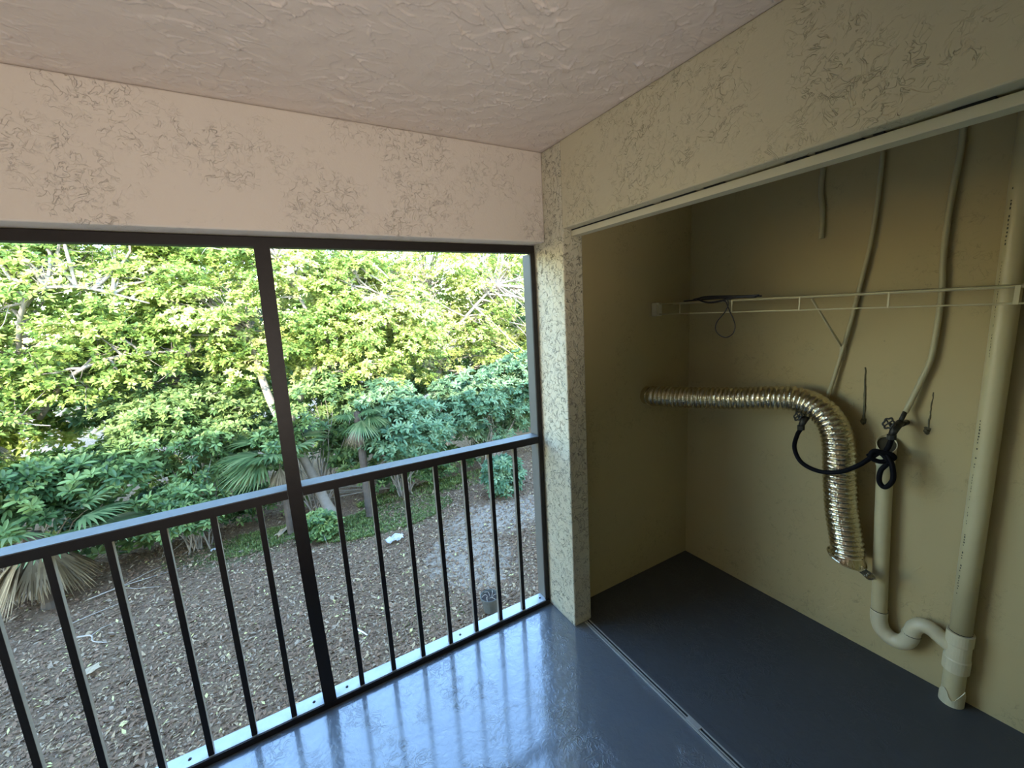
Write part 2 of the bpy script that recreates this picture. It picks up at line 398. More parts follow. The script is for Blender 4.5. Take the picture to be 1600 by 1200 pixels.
# black cable on the shelf
cb = thing('power_cable', 'thin black cable bundled on the wire shelf with a hanging loop', 'cable', (XS, -.45, 1.71))
zt = 1.7115
bar('cable_bundle', spline([(.75, -.22, zt), (.755, -.30, zt+.002), (.76, -.40, zt+.004), (.75, -.50, zt+.003), (.752, -.60, zt+.003), (.757, -.63, zt+.004), (.762, -.52, zt+.010), (.765, -.40, zt+.016), (.765, -.33, zt+.016), (.76, -.27, zt+.004), (.755, -.31, zt+.010), (.745, -.42, zt+.010), (.742, -.55, zt+.008), (.745, -.63, zt+.008)]), .0036, cb, M['cable'])
bar('cable_bundle', spline([(.747, -.30, zt+.009), (.744, -.36, zt-.012), (.744, -.42, zt-.012), (.742, -.52, zt+.004), (.740, -.62, zt+.002)]), .0048, cb, M['cable'])
bar('cable_loop', spline([(.742, -.475, zt+.006), (.741, -.483, 1.68), (.74, -.462, 1.64), (.739, -.428, 1.600), (.739, -.420, 1.565), (.739, -.440, 1.535), (.739, -.478, 1.522), (.739, -.512, 1.540), (.739, -.524, 1.575), (.739, -.512, 1.615), (.740, -.492, 1.650), (.741, -.478, 1.682), (.742, -.465, 1.700), (.744, -.43, 1.703)]), .0026, cb, M['cable'])

# ------------------------------------------------------------------ painted tubes on the back wall
def wall_tube(name, pts, r, label, grp=None):
    bm = bmesh.new(); sweep(bm, spline(pts, 6), r, 12)
    return tag(fin(name, bm, M['tube'], smooth=True), label, 'pipe', grp)
wall_tube('wall_tube', [(XB-.012, -.722, H-.001), (XB-.012, -.706, 2.2), (XB-.012, -.718, 2.1), (XB-.012, -.722, 1.965)], .011, 'short painted tube stub ending high on the closet wall')
wall_tube('wall_tube', [(1.062, -.93, H-.001), (1.062, -.929, 2.289), (1.062, -.925, 2.066), (1.062, -.912, 1.886), (1.062, -.893, 1.753), (1.062, -.869, 1.586), (1.060, -.847, 1.454), (1.050, -.811, 1.253), (1.035, -.790, 1.16)], .0085, 'slim cream tube slanting down behind the bend of the foil duct')
t3 = wall_tube('wall_tube', [(1.062, -1.16, H-.001), (1.062, -1.16, 2.297), (1.062, -1.16, 2.189), (1.062, -1.149, 2.014), (1.062, -1.148, 1.827), (1.062, -1.155, 1.706), (1.060, -1.155, 1.583), (1.058, -1.148, 1.43), (1.055, -1.123, 1.322), (1.045, -1.093, 1.20)], .0105, 'curved cream tube running down to the valve with the hose knot')

# ------------------------------------------------------------------ PVC drain
XP = 1.040
dp = thing('drain_stack', 'cream plastic drain stack running from ceiling to floor in the closet', 'pipe', (XP, -1.32, 0))
mx = lambda z: -1.327 - .012*(1-z/2.3)
bm = bmesh.new(); sweep(bm, [(XP, mx(z), z) for z in (.30, .8, 1.4, 2.0, H-.001)], .033, 28); fin('pipe', bm, M['pvc'], dp, smooth=True)
bm = bmesh.new(); lathe(bm, [(.0335, .0), (.041, .001), (.0415, .055), (.039, .06), (.038, .12), (.041, .125), (.0415, .175), (.0335, .176)], (XP, mx(.2), .155), seg=28); fin('tee_fitting', bm, M['pvc_fit'], dp, smooth=False)
bm = bmesh.new(); lathe(bm, [(.0345, -.0), (.0345, .003)], (XP, mx(.3), .3315), seg=28); fin('joint_line', bm, M['gap'], dp)
bm = bmesh.new(); lathe(bm, [(.034, .0), (.034, .155)], (XP, mx(.1), .0), seg=28); fin('pipe', bm, M['pvc'], dp, smooth=True)
# broken collar round the foot of the pipe
bm = bmesh.new(); n = 28; A = []; B = []
for k in range(n):
    a = 2*PI*k/n; hh = .030+.045*abs(math.sin(1.7*a+.4))**2 + random.uniform(-.006, .006); rr = .0385
    A.append((bm.verts.new((XP+rr*math.cos(a), mx(0)+rr*math.sin(a), .0)), bm.verts.new((XP+(rr-.003)*math.cos(a), mx(0)+(rr-.003)*math.sin(a), .0))))
    B.append((bm.verts.new((XP+rr*math.cos(a), mx(0)+rr*math.sin(a), hh)), bm.verts.new((XP+(rr-.003)*math.cos(a), mx(0)+(rr-.003)*math.sin(a), hh))))
for k in range(n):
    j = (k+1) % n
    bm.faces.new((A[k][0], A[j][0], B[j][0], B[k][0])); bm.faces.new((A[j][1], A[k][1], B[k][1], B[j][1])); bm.faces.new((B[k][0], B[j][0], B[j][1], B[k][1]))
fin('broken_collar', bm, M['pvc_fit'], dp)
# faded print down the pipe, facing the room
bm = bmesh.new()
def print_run(z0, z1, ang, step, hgt):
    z = z0
    while z < z1:
        if random.random() < .8:
            l = step*random.uniform(.35, .75); a = ang+random.uniform(-.02, .02); d = hgt/.0335*random.uniform(.7, 1.1)
            vs = [bm.verts.new((XP+.0334*math.cos(q), mx(zz)+.0334*math.sin(q), zz)) for q, zz in ((a, z), (a+d, z), (a+d, z+l), (a, z+l))]
            bm.faces.new(vs)
        z += step
print_run(1.84, 2.03, 2.55, .013, .005); print_run(1.03, 1.22, 2.50, .012, .005); print_run(.50, .78, 2.46, .011, .005); print_run(.80, 1.0, 2.48, .011, .0025); print_run(1.45, 1.8, 2.5, .011, .002)
o = fin('print_marks', bm, M['print'], dp); o['kind'] = 'stuff'
# washer standpipe and trap
YD = -1.052
sp = thing('standpipe', 'washer standpipe and trap left of the tall drain stack', 'pipe', (XP, YD, .2))
bm = bmesh.new(); ycen = lambda z: -1.080 + .038*(z-.24)/.8
zs = [.245, .5, .75, .97]
sweep(bm, [(XP, ycen(z), z) for z in zs], .0290, 24, cap=False)
bmesh.ops.solidify
fin('pipe', bm, M['pvc'], sp, smooth=True)
zt2 = .97
mth = Vector((XP-.004, -1.046, 1.050)); tl = Vector((-.62, -.25, .75)).normalized()
bm = bmesh.new(); A = []; B = []
for k in range(24):
    a = 2*PI*k/24; lo_ = Vector((XP+.0325*math.cos(a), ycen(.95)+.0325*math.sin(a), .95)); A.append(bm.verts.new(lo_))
    q = Vector((mth.x+.034*math.cos(a), mth.y+.034*math.sin(a), 0)); q.z = mth.z-((q.x-mth.x)*tl.x+(q.y-mth.y)*tl.y)/tl.z; B.append(bm.verts.new(q))
for k in range(24): bm.faces.new((A[k], A[(k+1) % 24], B[(k+1) % 24], B[k]))
rim = [v.co.copy() for v in B]
sweep(bm, rim, .0022, 6, closed=True)
fin('pipe_mouth', bm, M['pvc_fit'], sp, smooth=True)
bm = bmesh.new(); bm.faces.new([bm.verts.new(p-tl*.006) for p in rim]); fin('pipe_bore', bm, M['pvc_dark'], sp)
bm = bmesh.new(); sweep(bm, spline([(XP, -1.080, .262), (XP, -1.082, .215), (XP, -1.098, .170), (XP, -1.135, .148), (XP-.002, -1.170, .158), (XP-.004, -1.190, .19), (XP-.006, -1.197, .225)], 6), .0318, 24)
tr = fin('trap_bend', bm, M['pvc_fit'], sp, smooth=True)
bm = bmesh.new(); sweep(bm, spline([(XP-.006, -1.197, .218), (XP-.006, -1.204, .256), (XP-.006, -1.225, .283), (XP-.004, -1.256, .284), (XP, -1.290, .262), (XP, -1.328, .245)], 6), .0295, 24)
fin('trap_arm', bm, M['pvc_fit'], sp, smooth=True)
bm = bmesh.new(); lathe(bm, [(.0323, 0), (.0323, .003)], (XP, -1.080, .262), seg=24); fin('joint_line', bm, M['gap'], sp)
bm = bmesh.new(); lathe(bm, [(.0323, 0), (.0323, .003)], (XP-.006, -1.198, .222), seg=24); fin('joint_line', bm, M['gap'], sp)

# ------------------------------------------------------------------ foil duct
du = thing('dryer_duct', 'corrugated silver foil duct bending down the closet back wall', 'duct', (.98, -.72, 1.2))
path = spline([(.695, YS-.045, 1.168), (.705, -.10, 1.170), (.775, -.27, 1.178), (.862, -.46, 1.190), (.945, -.640, 1.208), (.975, -.730, 1.203), (.982, -.812, 1.168), (.982, -.868, 1.10), (.982, -.893, 1.004), (.982, -.908, .85), (.982, -.926, .70), (.982, -.950, .585), (.978, -.966, .505)], 60)
L = [0]
for a, b2 in zip(path, path[1:]): L.append(L[-1]+(b2-a).length)
# resample evenly
N = int(L[-1]/.0032); pr = []; j = 0
for i in range(N+1):
    s = L[-1]*i/N
    while j < len(L)-2 and L[j+1] < s: j += 1
    f = (s-L[j])/max(1e-9, L[j+1]-L[j]); pr.append(path[j].lerp(path[j+1], min(1, f)))
bm = bmesh.new(); seg = 36; rings = []; pn = None
for i, p in enumerate(pr):
    tt = (pr[min(i+2, N)]-pr[max(i-2, 0)]).normalized()
    pn = tt.orthogonal().normalized() if pn is None else (pn-tt*pn.dot(tt)).normalized()
    bb = tt.cross(pn); s = L[-1]*i/N; ring = []
    for k in range(seg):
        th = 2*PI*k/seg; u = (s/.0225 + k/seg) % 1.0
        rad = .0530 + .0065*min(1, max(0, s-.6)/.5) + .0070*(1-abs(2*u-1)**2) + random.uniform(-.0004, .0004)
        if s > L[-1]-.09: rad *= 1 - .0*(s)
        ring.append(bm.verts.new(p+(pn*math.cos(th)+bb*math.sin(th))*rad))
    rings.append(ring)
for A, B in zip(rings, rings[1:]):
    for k in range(seg): bm.faces.new((A[k], A[(k+1) % seg], B[(k+1) % seg], B[k]))
fin('foil_hose', bm, M['foil'], du, smooth=False)
bm = bmesh.new(); lathe(bm, [(.0, 0), (.054, 0), (.054, .030), (.050, .031), (.050, .055), (.0, .056)], (.695, YS-.0005, 1.166), Vector((0.0, -1, .0)), 32); fin('wall_collar', bm, M['foil'], du)
bm = bmesh.new(); lathe(bm, [(.0565, 0), (.0585, .004), (.0565, .009)], (.70, YS-.052, 1.167), Vector((.1, -1, .02)), 32); fin('clamp_ring', bm, M['track'], du)
# torn open end: a flattened foil rim and a flap towards the standpipe
bm = bmesh.new(); end = pr[-1]; A = []; B = []
for k in range(30):
    a = 2*PI*k/30
    A.append(bm.verts.new((end.x+.058*math.cos(a), end.y+.058*math.sin(a), end.z+.002)))
    B.append(bm.verts.new((end.x-.006+.070*math.cos(a)+random.uniform(-.003, .003), end.y+.002+.072*math.sin(a), end.z-.018-.018*math.sin(a)*-1+random.uniform(-.003, .003))))
for k in range(30): bm.faces.new((A[k], A[(k+1) % 30], B[(k+1) % 30], B[k]))
fin('duct_mouth', bm, M['foil'], du)
bm = bmesh.new(); sweep(bm, [v_ for v_ in [Vector((end.x-.006+.071*math.cos(2*PI*k/30), end.y+.002+.074*math.sin(2*PI*k/30), end.z-.018+.020*math.sin(2*PI*k/30)+random.uniform(-.002, .002))) for k in range(30)]], .0035, 6, closed=True); fin('mouth_rim', bm, M['foil'], du)
bm = bmesh.new(); nx, ny = 12, 6; G = []
for i in range(nx):
    u = i/(nx-1); row = []
    for j in range(ny):
        v = j/(ny-1); y = end.y-.035-.085*u; z = end.z-.012-.020*u-(v*.055)*(0.4+.6*math.sin(PI*min(1, u*.8+.2))); x = end.x-.03+.045*math.cos(2.2*u)*.4+.004*math.sin(9*u+5*v)+.01*v
        row.append(bm.verts.new((x, y, z)))
    G.append(row)
for i in range(nx-1):
    for j in range(ny-1): bm.faces.new((G[i][j], G[i+1][j], G[i+1][j+1], G[i][j+1]))
fin('foil_flap', bm, M['foil'], du)

# ------------------------------------------------------------------ valves and hose
def valve(x, y, z, label, stem):
    v = thing('hose_valve', label, 'valve', (x, y, z))
    bm = bmesh.new(); sweep(bm, [(XB-.001, y, z), (x+.02, y, z)], .011, 12); sweep(bm, [(x+.025, y+.002, z+.01), (x-.008, y+.008, z-.012), (x-.020, y+.012, z-.040)], [.014, .016, .012], 12)
    fin('valve_body', bm, M['valve'], v, smooth=True)
    bm = bmesh.new(); lathe(bm, [(.0165, 0), (.0165, .02), (.013, .021), (.013, .0)], (x-.020, y+.012, z-.058), seg=8); fin('hose_nut', bm, M['valve'], v)
    bm = bmesh.new(); c = Vector((x-.035, y+.022, z+.012)); ax = Vector((-.8, .45, .35)).normalized(); a = ax.orthogonal().normalized(); b3 = ax.cross(a)
    pts = [c+(a*math.cos(q)+b3*math.sin(q))*(.022+.0025*math.cos(6*q)) for q in [2*PI*k/30 for k in range(30)]]
    sweep(bm, pts, .0038, 6, closed=True)
    for k in range(4):
        q = PI*k/2; sweep(bm, [c, c+(a*math.cos(q)+b3*math.sin(q))*.021], .003, 5)
    sweep(bm, [c, c-ax*.03], .005, 8)
    fin('hand_wheel', bm, M['valve'], v, smooth=True)
    if stem:
        bm = bmesh.new(); sweep(bm, [(x+.02, y+.002, z+.01), (1.045, -1.093, 1.205)], .0085, 10); fin('riser_stub', bm, M['valve'], v, smooth=True)
    return v
valve(.985, -.750, 1.118, 'dark corroded valve with wheel handle below the foil duct bend', False)
valve(.995, -1.090, 1.150, 'dark corroded valve with wheel handle above the hose knot', True)
hs = thing('washer_hose', 'black rubber hose looped between the two wall valves', 'hose', (.93, -.9, .95))
bm = bmesh.new(); sweep(bm, spline([(.966, -.739, 1.066), (.955, -.728, 1.032), (.92, -.736, .976), (.90, -.779, .92), (.893, -.853, .901), (.893, -.933, .920), (.91, -.995, .965), (.935, -1.033, 1.010), (.95, -1.055, 1.03), (.955, -1.080, .996), (.95, -1.062, .954), (.945, -1.063, .906), (.945, -1.084, .888), (.945, -1.106, .930), (.95, -1.096, .992), (.955, -1.072, 1.035), (.965, -1.076, 1.065), (.974, -1.079, 1.095)], 8), .0098, 14)
fin('hose_tube', bm, M['rubber'], hs, smooth=True)
bm = bmesh.new(); sweep(bm, spline([(.93, -1.02, 1.010), (.94, -1.045, 1.035), (.955, -1.085, 1.035), (.965, -1.095, 1.015), (.945, -1.06, .995), (.93, -1.03, 1.01), (.935, -1.04, 1.04), (.955, -1.075, 1.03)], 8), .0098, 14)
fin('hose_knot', bm, M['rubber'], hs, smooth=True)

# old pipe scars on the back wall
def scar(name, y0, z0, y1, z1, wd, label):
    bm = bmesh.new(); n = 14; pts = []; rr = []
    for i in range(n+1):
        u = i/n; pts.append((XB-.001, y0+(y1-y0)*u+random.uniform(-.0015, .0015), z0+(z1-z0)*u)); rr.append(wd*(.55+.45*u)*random.uniform(.75, 1.2))
    sweep(bm, pts, rr, 8)
    n0 = len(bm.verts); lathe(bm, [(0, .010), (.007, .009), (.013, .004), (.017, 0)], (XB, y1, z1), Vector((-1, 0, .0)), 14); bm.verts.ensure_lookup_table()
    for v in bm.verts[n0:]: v.co.y += random.uniform(-.003, .003) + (.008 if v.co.y < y1 else -.003)*(z1+.01 > v.co.z); v.co.z += random.uniform(-.003, .003)
    tag(fin(name, bm, M['mould'], smooth=True), label, 'pipe remnant')
scar('pipe_scar', -.930, 1.372, -.943, 1.122, .006, 'dark stained remnant of a removed pipe beside the foil duct')
scar('pipe_scar', -1.162, 1.290, -1.158, 1.125, .0035, 'faint stained pipe remnant right of the knotted hose valve')

# ------------------------------------------------------------------ outdoors: ground
GZ = -2.9
bm = bmesh.new(); nx, ny = 90, 80; V = []
for j in range(ny):
    v = j/(ny-1); y = YE-.1 + 60*v**1.9; row = []
    for i in range(nx):
        u = 2*i/(nx-1)-1; x = 40*math.copysign(abs(u)**1.8, u)
        z = GZ + (.03*math.sin(1.3*x+.7*y)+.02*math.sin(2.9*x-1.7*y) if y > .6 else 0)*.8
        row.append(bm.verts.new((x, y, z)))
    V.append(row)
for j in range(ny-1):
    for i in range(nx-1): bm.faces.new((V[j][i], V[j][i+1], V[j+1][i+1], V[j+1][i]))
def ground_mat():
    t = NT('leaf_mulch_ground')
    n1 = t.noise(1.0, 4, .6); n2 = t.noise(30, 5, .7); n3 = t.noise(9, 4, .65)
    c = t.mix(n2, (.14, .085, .048), (.34, .215, .12)); c = t.mix(t.ramp(n3, [(.4, 0), (.7, .55)]), c, (.18, .12, .075))
    sep = t.n('ShaderNodeSeparateXYZ'); t.l(t.co, sep.inputs[0])
    def blob(cx, cy, rx, ry):
        a = t.math('DIVIDE', t.math('SUBTRACT', sep.outputs[0], cx), rx); b = t.math('DIVIDE', t.math('SUBTRACT', sep.outputs[1], cy), ry)
        d = t.math('ADD', t.math('MULTIPLY', a, a), t.math('MULTIPLY', b, b))
        d = t.math('ADD', d, t.math('MULTIPLY', t.math('SUBTRACT', n3, .5), 3.2))
        return t.ramp(d, [(.35, 1), (1.0, 0)])
    s = t.math('MAXIMUM', blob(2.9, 6.2, 1.6, .85), blob(1.5, 5.1, .9, 1.1))
    c = t.mix(t.math('MULTIPLY', s, .6), c, (.42, .35, .28))
    g = t.math('MAXIMUM', blob(.6, 7.6, 1.6, .8), blob(-2.2, 8.2, 1.3, .8))
    c = t.mix(t.math('MULTIPLY', g, .7), c, (.12, .15, .05))
    t.bump(t.math('ADD', n2, n3), 1.0, .03)
    return t.set(Base_Color=c, Roughness=.9)
gr = fin('ground', bm, ground_mat(), smooth=True); gr['kind'] = 'structure'

def mesh_np(name, verts, quads=None, mats=(), tone=None, midx=None, parent=None, smooth=False, off=None, tris=None):
    me = bpy.data.meshes.new(name); nv = len(verts)
    if off is not None: verts = verts - np.array(off)
    me.vertices.add(nv); me.vertices.foreach_set('co', verts.astype(np.float32).ravel())
    F = quads; k = F.shape[1]; nf = len(F)
    me.loops.add(nf*k); me.loops.foreach_set('vertex_index', F.astype(np.int32).ravel())
    me.polygons.add(nf); me.polygons.foreach_set('loop_start', np.arange(0, nf*k, k, dtype=np.int32))
    if midx is not None: me.polygons.foreach_set('material_index', midx.astype(np.int32))
    for m in mats: me.materials.append(m)
    if tone is not None:
        a = me.attributes.new('tone', 'FLOAT', 'POINT'); a.data.foreach_set('value', tone.astype(np.float32))
    me.update(calc_edges=True)
    o = bpy.data.objects.new(name, me); C.objects.link(o)
    if parent: o.parent = parent
    return o

def unit(a): return a/np.maximum(1e-9, np.linalg.norm(a, axis=-1, keepdims=True))
def whorls(cent, axis, n, length, width, spread=1.0, droop=.25, tone=None, six=True):
    """n leaves round each centre; returns verts, quads, tones"""
    m = len(cent); axis = unit(axis)
    ref = np.where(np.abs(axis[:, 2:3]) < .9, np.array([[0, 0, 1.]]), np.array([[1., 0, 0]]))
    a = unit(np.cross(axis, ref)); b = np.cross(axis, a)
    th = (np.arange(n)[None, :]/n*2*PI) + rng.uniform(0, 6.28, (m, 1)) + rng.uniform(-.35, .35, (m, n))
    ph = spread*rng.uniform(.55, 1.35, (m, n))
    rad = a[:, None]*np.cos(th)[..., None] + b[:, None]*np.sin(th)[..., None]
    d = unit(axis[:, None]*np.cos(ph)[..., None] + rad*np.sin(ph)[..., None])
    s = unit(np.cross(d, axis[:, None] + .01))
    nn = np.cross(s, d)
    Ln = length*rng.uniform(.65, 1.15, (m, n))[..., None]; W = width*rng.uniform(.8, 1.2, (m, n))[..., None]
    c = cent[:, None] + rad*.01
    dn = np.array([0, 0, -1.])*droop*Ln
    p0 = c; tip = c + d*Ln + dn
    l1 = c + d*Ln*.35 + s*W*.42 + nn*W*.15; r1 = c + d*Ln*.35 - s*W*.42 + nn*W*.15
    l2 = c + d*Ln*.75 + s*W*.40 + dn*.4 + nn*W*.12; r2 = c + d*Ln*.75 - s*W*.40 + dn*.4 + nn*W*.12
    if tone is None: tone = rng.uniform(0, 1, m)
    tn = np.clip(tone[:, None] + rng.normal(0, .16, (m, n)), 0, 1)
    if six:
        V = np.stack([p0, r1, r2, tip, l2, l1], 2).reshape(-1, 3); k = m*n
        q = np.array([[0, 1, 2, 3], [0, 3, 4, 5]])[None] + (np.arange(k)*6)[:, None, None]
        return V, q.reshape(-1, 4), np.repeat(tn.ravel(), 6)
    lm = c + d*Ln*.5 + s*W*.5 + dn*.3 + nn*W*.15; rm = c + d*Ln*.5 - s*W*.5 + dn*.3 + nn*W*.15
    V = np.stack([p0, rm, tip, lm], 2).reshape(-1, 3); k = m*n
    q = np.array([[0, 1, 2, 3]])[None] + (np.arange(k)*4)[:, None, None]
    return V, q.reshape(-1, 4), np.repeat(tn.ravel(), 4)

def crown_points(c, r, nclump, per, crad, flat=.6):
    c = np.array(c); r = np.array(r)
    u = unit(rng.normal(size=(nclump, 3))); rr = rng.uniform(.25, 1.0, (nclump, 1))**.55
    cc = c + u*rr*r
    p = unit(rng.normal(size=(nclump, per, 3))); p[..., 2] = np.where(p[..., 2] < -.3, -p[..., 2]*.5, p[..., 2])
    q = cc[:, None] + p*crad*rng.uniform(.6, 1.1, (nclump, per, 1))*np.array([1, 1, flat])
    ax = p*.8 + np.array([0, -.35, .75])
    return q.reshape(-1, 3), ax.reshape(-1, 3), np.repeat(rng.uniform(.1, .9, nclump), per), cc

def branches(par, starts, targets, r0, mat, twig=0, name='branches', jit=.15):
    bm = bmesh.new()
    for s, e in zip(starts, targets):
        s = Vector(s); e = Vector(e); L_ = (e-s).length
        mid = [s.lerp(e, u)+Vector((random.uniform(-1, 1), random.uniform(-1, 1), random.uniform(-.2, 1)))*jit*L_*.5*math.sin(PI*u) for u in (.25, .5, .75)]
        P = spline([s]+mid+[e], 3); sweep(bm, P, [r0*(1-.8*i/(len(P)-1)) for i in range(len(P))], 5)
        for k in range(twig):
            q = random.choice(P[3:]); d = Vector((random.uniform(-1, 1), random.uniform(-1, 1), random.uniform(-.6, 1))).normalized()*random.uniform(.25, .7)
            sweep(bm, [q, q+d*.5+Vector((0, 0, random.uniform(-.06, .06))), q+d], [r0*.28, r0*.2, r0*.08], 4)
    o = fin(name, bm, mat, par, smooth=True); o['kind'] = 'stuff'; return o

def tree(name, label, base, trunk, tr, crown, lm, nclump, per, crad, ll, lw, nleaf=7, six=False, bark='bark', tshift=0., twig=3, nb=None, group=None, limbs=(), flat=.9):
    t = thing(name, label, 'tree' if 'tree' in name else 'shrub', base, group)
    if trunk:
        P = spline(trunk, 6); bm = bmesh.new(); n = len(P)
        sweep(bm, P, [tr*(1.25-.25*min(1, i/4))*(1-.55*i/(n-1)) for i in range(n)], 10)
        fin('trunk', bm, M[bark], t, smooth=True)
    for lb in limbs:
        bm = bmesh.new(); P = spline(lb[1], 6); n = len(P); sweep(bm, P, [lb[0]*(1-.6*i/(n-1)) for i in range(n)], 8); fin('limb', bm, M[lb[2]], t, smooth=True)
    Vs, Qs, Ts = [], [], []; o = 0; cl = []
    for (c, r, frac) in crown:
        pts, ax, tn, cc = crown_points(c, r, int(nclump*frac), per, crad, flat); cl += list(cc)
        V, Q, T = whorls(pts, ax, nleaf, ll, lw, tone=np.clip(tn+tshift, 0, 1), six=six)
        Vs.append(V); Qs.append(Q+o); Ts.append(T); o += len(V)
    f = mesh_np('foliage', np.concatenate(Vs), np.concatenate(Qs), (M[lm],), np.concatenate(Ts), parent=t, off=base); f['kind'] = 'stuff'
    src = [Vector(p) for p in (spline(trunk, 6)[6:] if trunk else [base])]
    for lb in limbs: src += [Vector(p) for p in spline(lb[1], 4)]
    random.shuffle(cl); tg = cl[:(nb or max(8, len(cl)//3))]
    st = [min(src, key=lambda q: (q-Vector(g)).length+random.uniform(0, .8)) for g in tg]
    branches(t, st, tg, tr*.20 if trunk else .02, M['bark_pale'] if bark != 'bark_dark' else M['bark'], twig)
    return t

LEAN = [(-.50, 8.7, -2.95), (-.68, 8.7, -2.3), (-.95, 8.65, -1.3), (-1.32, 8.6, -.25), (-1.50, 8.6, .6), (-1.6, 8.6, 1.8)]
tree('leafy_tree', 'leaning grey trunk tree with yellow-green crown beside the tall post', (-.50, 8.7, -2.93), LEAN, .13,
     [((-1.2, 8.8, 2.4), (2.6, 1.3, 2.2), .55), ((.8, 8.6, 1.3), (1.8, 1.0, 1.4), .3), ((-.6, 9.2, 5.3), (2.8, 1.3, 1.6), .15)], 'leaf_yellow', 470, 34, .36, .108, .044, tshift=.15,
     limbs=[(.075, [(-1.15, 8.62, -.75), (-.85, 8.5, .0), (-.2, 8.4, 1.2), (.35, 8.3, 2.25), (.8, 8.2, 3.1)], 'bark_pale'), (.05, [(-.2, 8.4, 1.2), (-.5, 8.2, 2.0), (-.9, 8.0, 3.0)], 'bark_pale')])
tree('leafy_tree', 'broad tree with small bright yellow leaves at the opening\'s right end', (3.2, 10.8, -2.93), [(3.2, 10.8, -2.95), (3.1, 10.8, -1), (3.3, 10.7, 1), (3.0, 10.6, 2.6)], .16,
     [((2.6, 10.2, 2.2), (2.9, 1.4, 2.6), .55), ((5.8, 10.4, 2.0), (2.4, 1.4, 2.8), .33), ((4.0, 10.6, 5.6), (3.4, 1.3, 1.6), .12)], 'leaf_yellow', 500, 36, .38, .095, .039, tshift=.25,
     limbs=[(.06, [(3.2, 10.7, .6), (4.0, 9.4, 1.9), (4.6, 9.1, 2.5)], 'bark_pale')])
tree('leafy_tree', 'wide tree with pale twiggy branches filling the left bay', (-6.9, 10.2, -2.93), [(-6.9, 10.2, -2.95), (-6.7, 10.0, -1.5), (-6.3, 9.8, .2), (-5.6, 9.6, 1.8)], .15,
     [((-4.4, 9.0, 2.2), (2.4, 1.2, 1.8), .6), ((-6.3, 8.8, .9), (1.6, 1.0, 1.7), .25), ((-5.0, 9.2, 5.2), (2.8, 1.3, 1.6), .15)], 'leaf_yellow', 350, 32, .38, .115, .045, tshift=.0, twig=7, nb=80,
     limbs=[(.045, [(-5.2, 9.4, .2), (-4.4, 8.6, 1.0), (-3.6, 8.4, 1.3), (-2.6, 8.3, 1.3)], 'bark_pale'), (.04, [(-5.3, 9.3, 1.0), (-4.6, 8.2, 2.3), (-3.9, 8.0, 2.5), (-3.0, 8.0, 2.2)], 'bark_pale'), (.02, [(-6, 8.6, -.4), (-5.4, 8.4, .3), (-4.7, 8.3, .2)], 'bark_pale')])
tree('leafy_tree', 'green tree with drooping leaf clusters behind the middle of the left bay', (-3.0, 10.0, -2.93), [(-3.0, 10.0, -2.95), (-2.9, 9.9, -1), (-3.0, 9.8, .6)], .12,
     [((-2.9, 9.2, -.15), (1.5, .8, .75), .55), ((-3.2, 9.8, 1.1), (1.8, 1.0, 1.0), .45)], 'leaf_green', 130, 30, .36, .13, .05, tshift=.2, twig=4)
tree('leafy_tree', 'tree with yellow-green crown hidden past the pier at the yard\'s right side', (9.6, 9.2, -2.93), [(9.6, 9.2, -2.95), (9.5, 9.2, -1), (9.4, 9.2, 1.5)], .14,
     [((9.4, 9.2, 2.0), (2.2, 1.5, 2.6), .6), ((9.2, 8.8, -.9), (2.2, 1.2, 1.5), .4)], 'leaf_yellow', 170, 28, .42, .13, .052, tshift=.1)
tree('leafy_tree', 'tree with yellow-green crown beyond the left edge of the opening', (-10.0, 8.8, -2.93), [(-10.0, 8.8, -2.95), (-9.9, 8.8, -1), (-9.8, 8.8, 1.5)], .14,
     [((-9.8, 8.8, 2.0), (2.0, 1.5, 2.4), .6), ((-9.4, 8.6, -1.0), (1.8, 1.2, 1.4), .4)], 'leaf_yellow', 130, 28, .42, .13, .052, tshift=.0)
# farther trees closing the view
for (x, y, z, rx, rz, lab) in ((-9.5, 14, 2.2, 3.2, 2.8, 'distant tree beyond the far left corner of the yard'), (-3.8, 15.5, 2.6, 3.4, 2.6, 'distant tree standing behind the left bay branches'),
                               (2.0, 16, 2.2, 3.4, 2.6, 'distant tree behind the leaning trunk tree'), (8.8, 14.5, 1.8, 3.6, 2.9, 'distant tree far behind the right end of the railing')):
    tree('background_tree', lab, (x, y, GZ), [(x, y, GZ-.05), (x+.2, y, 0), (x-.1, y, z)], .2, [((x, y, z), (rx, 1.6, rz), .6), ((x, y-.6, z-2.8), (rx*1.15, 1.2, 1.9), .4)], 'leaf_yellow', 170, 30, .6, .19, .085, tshift=-.1, twig=2)

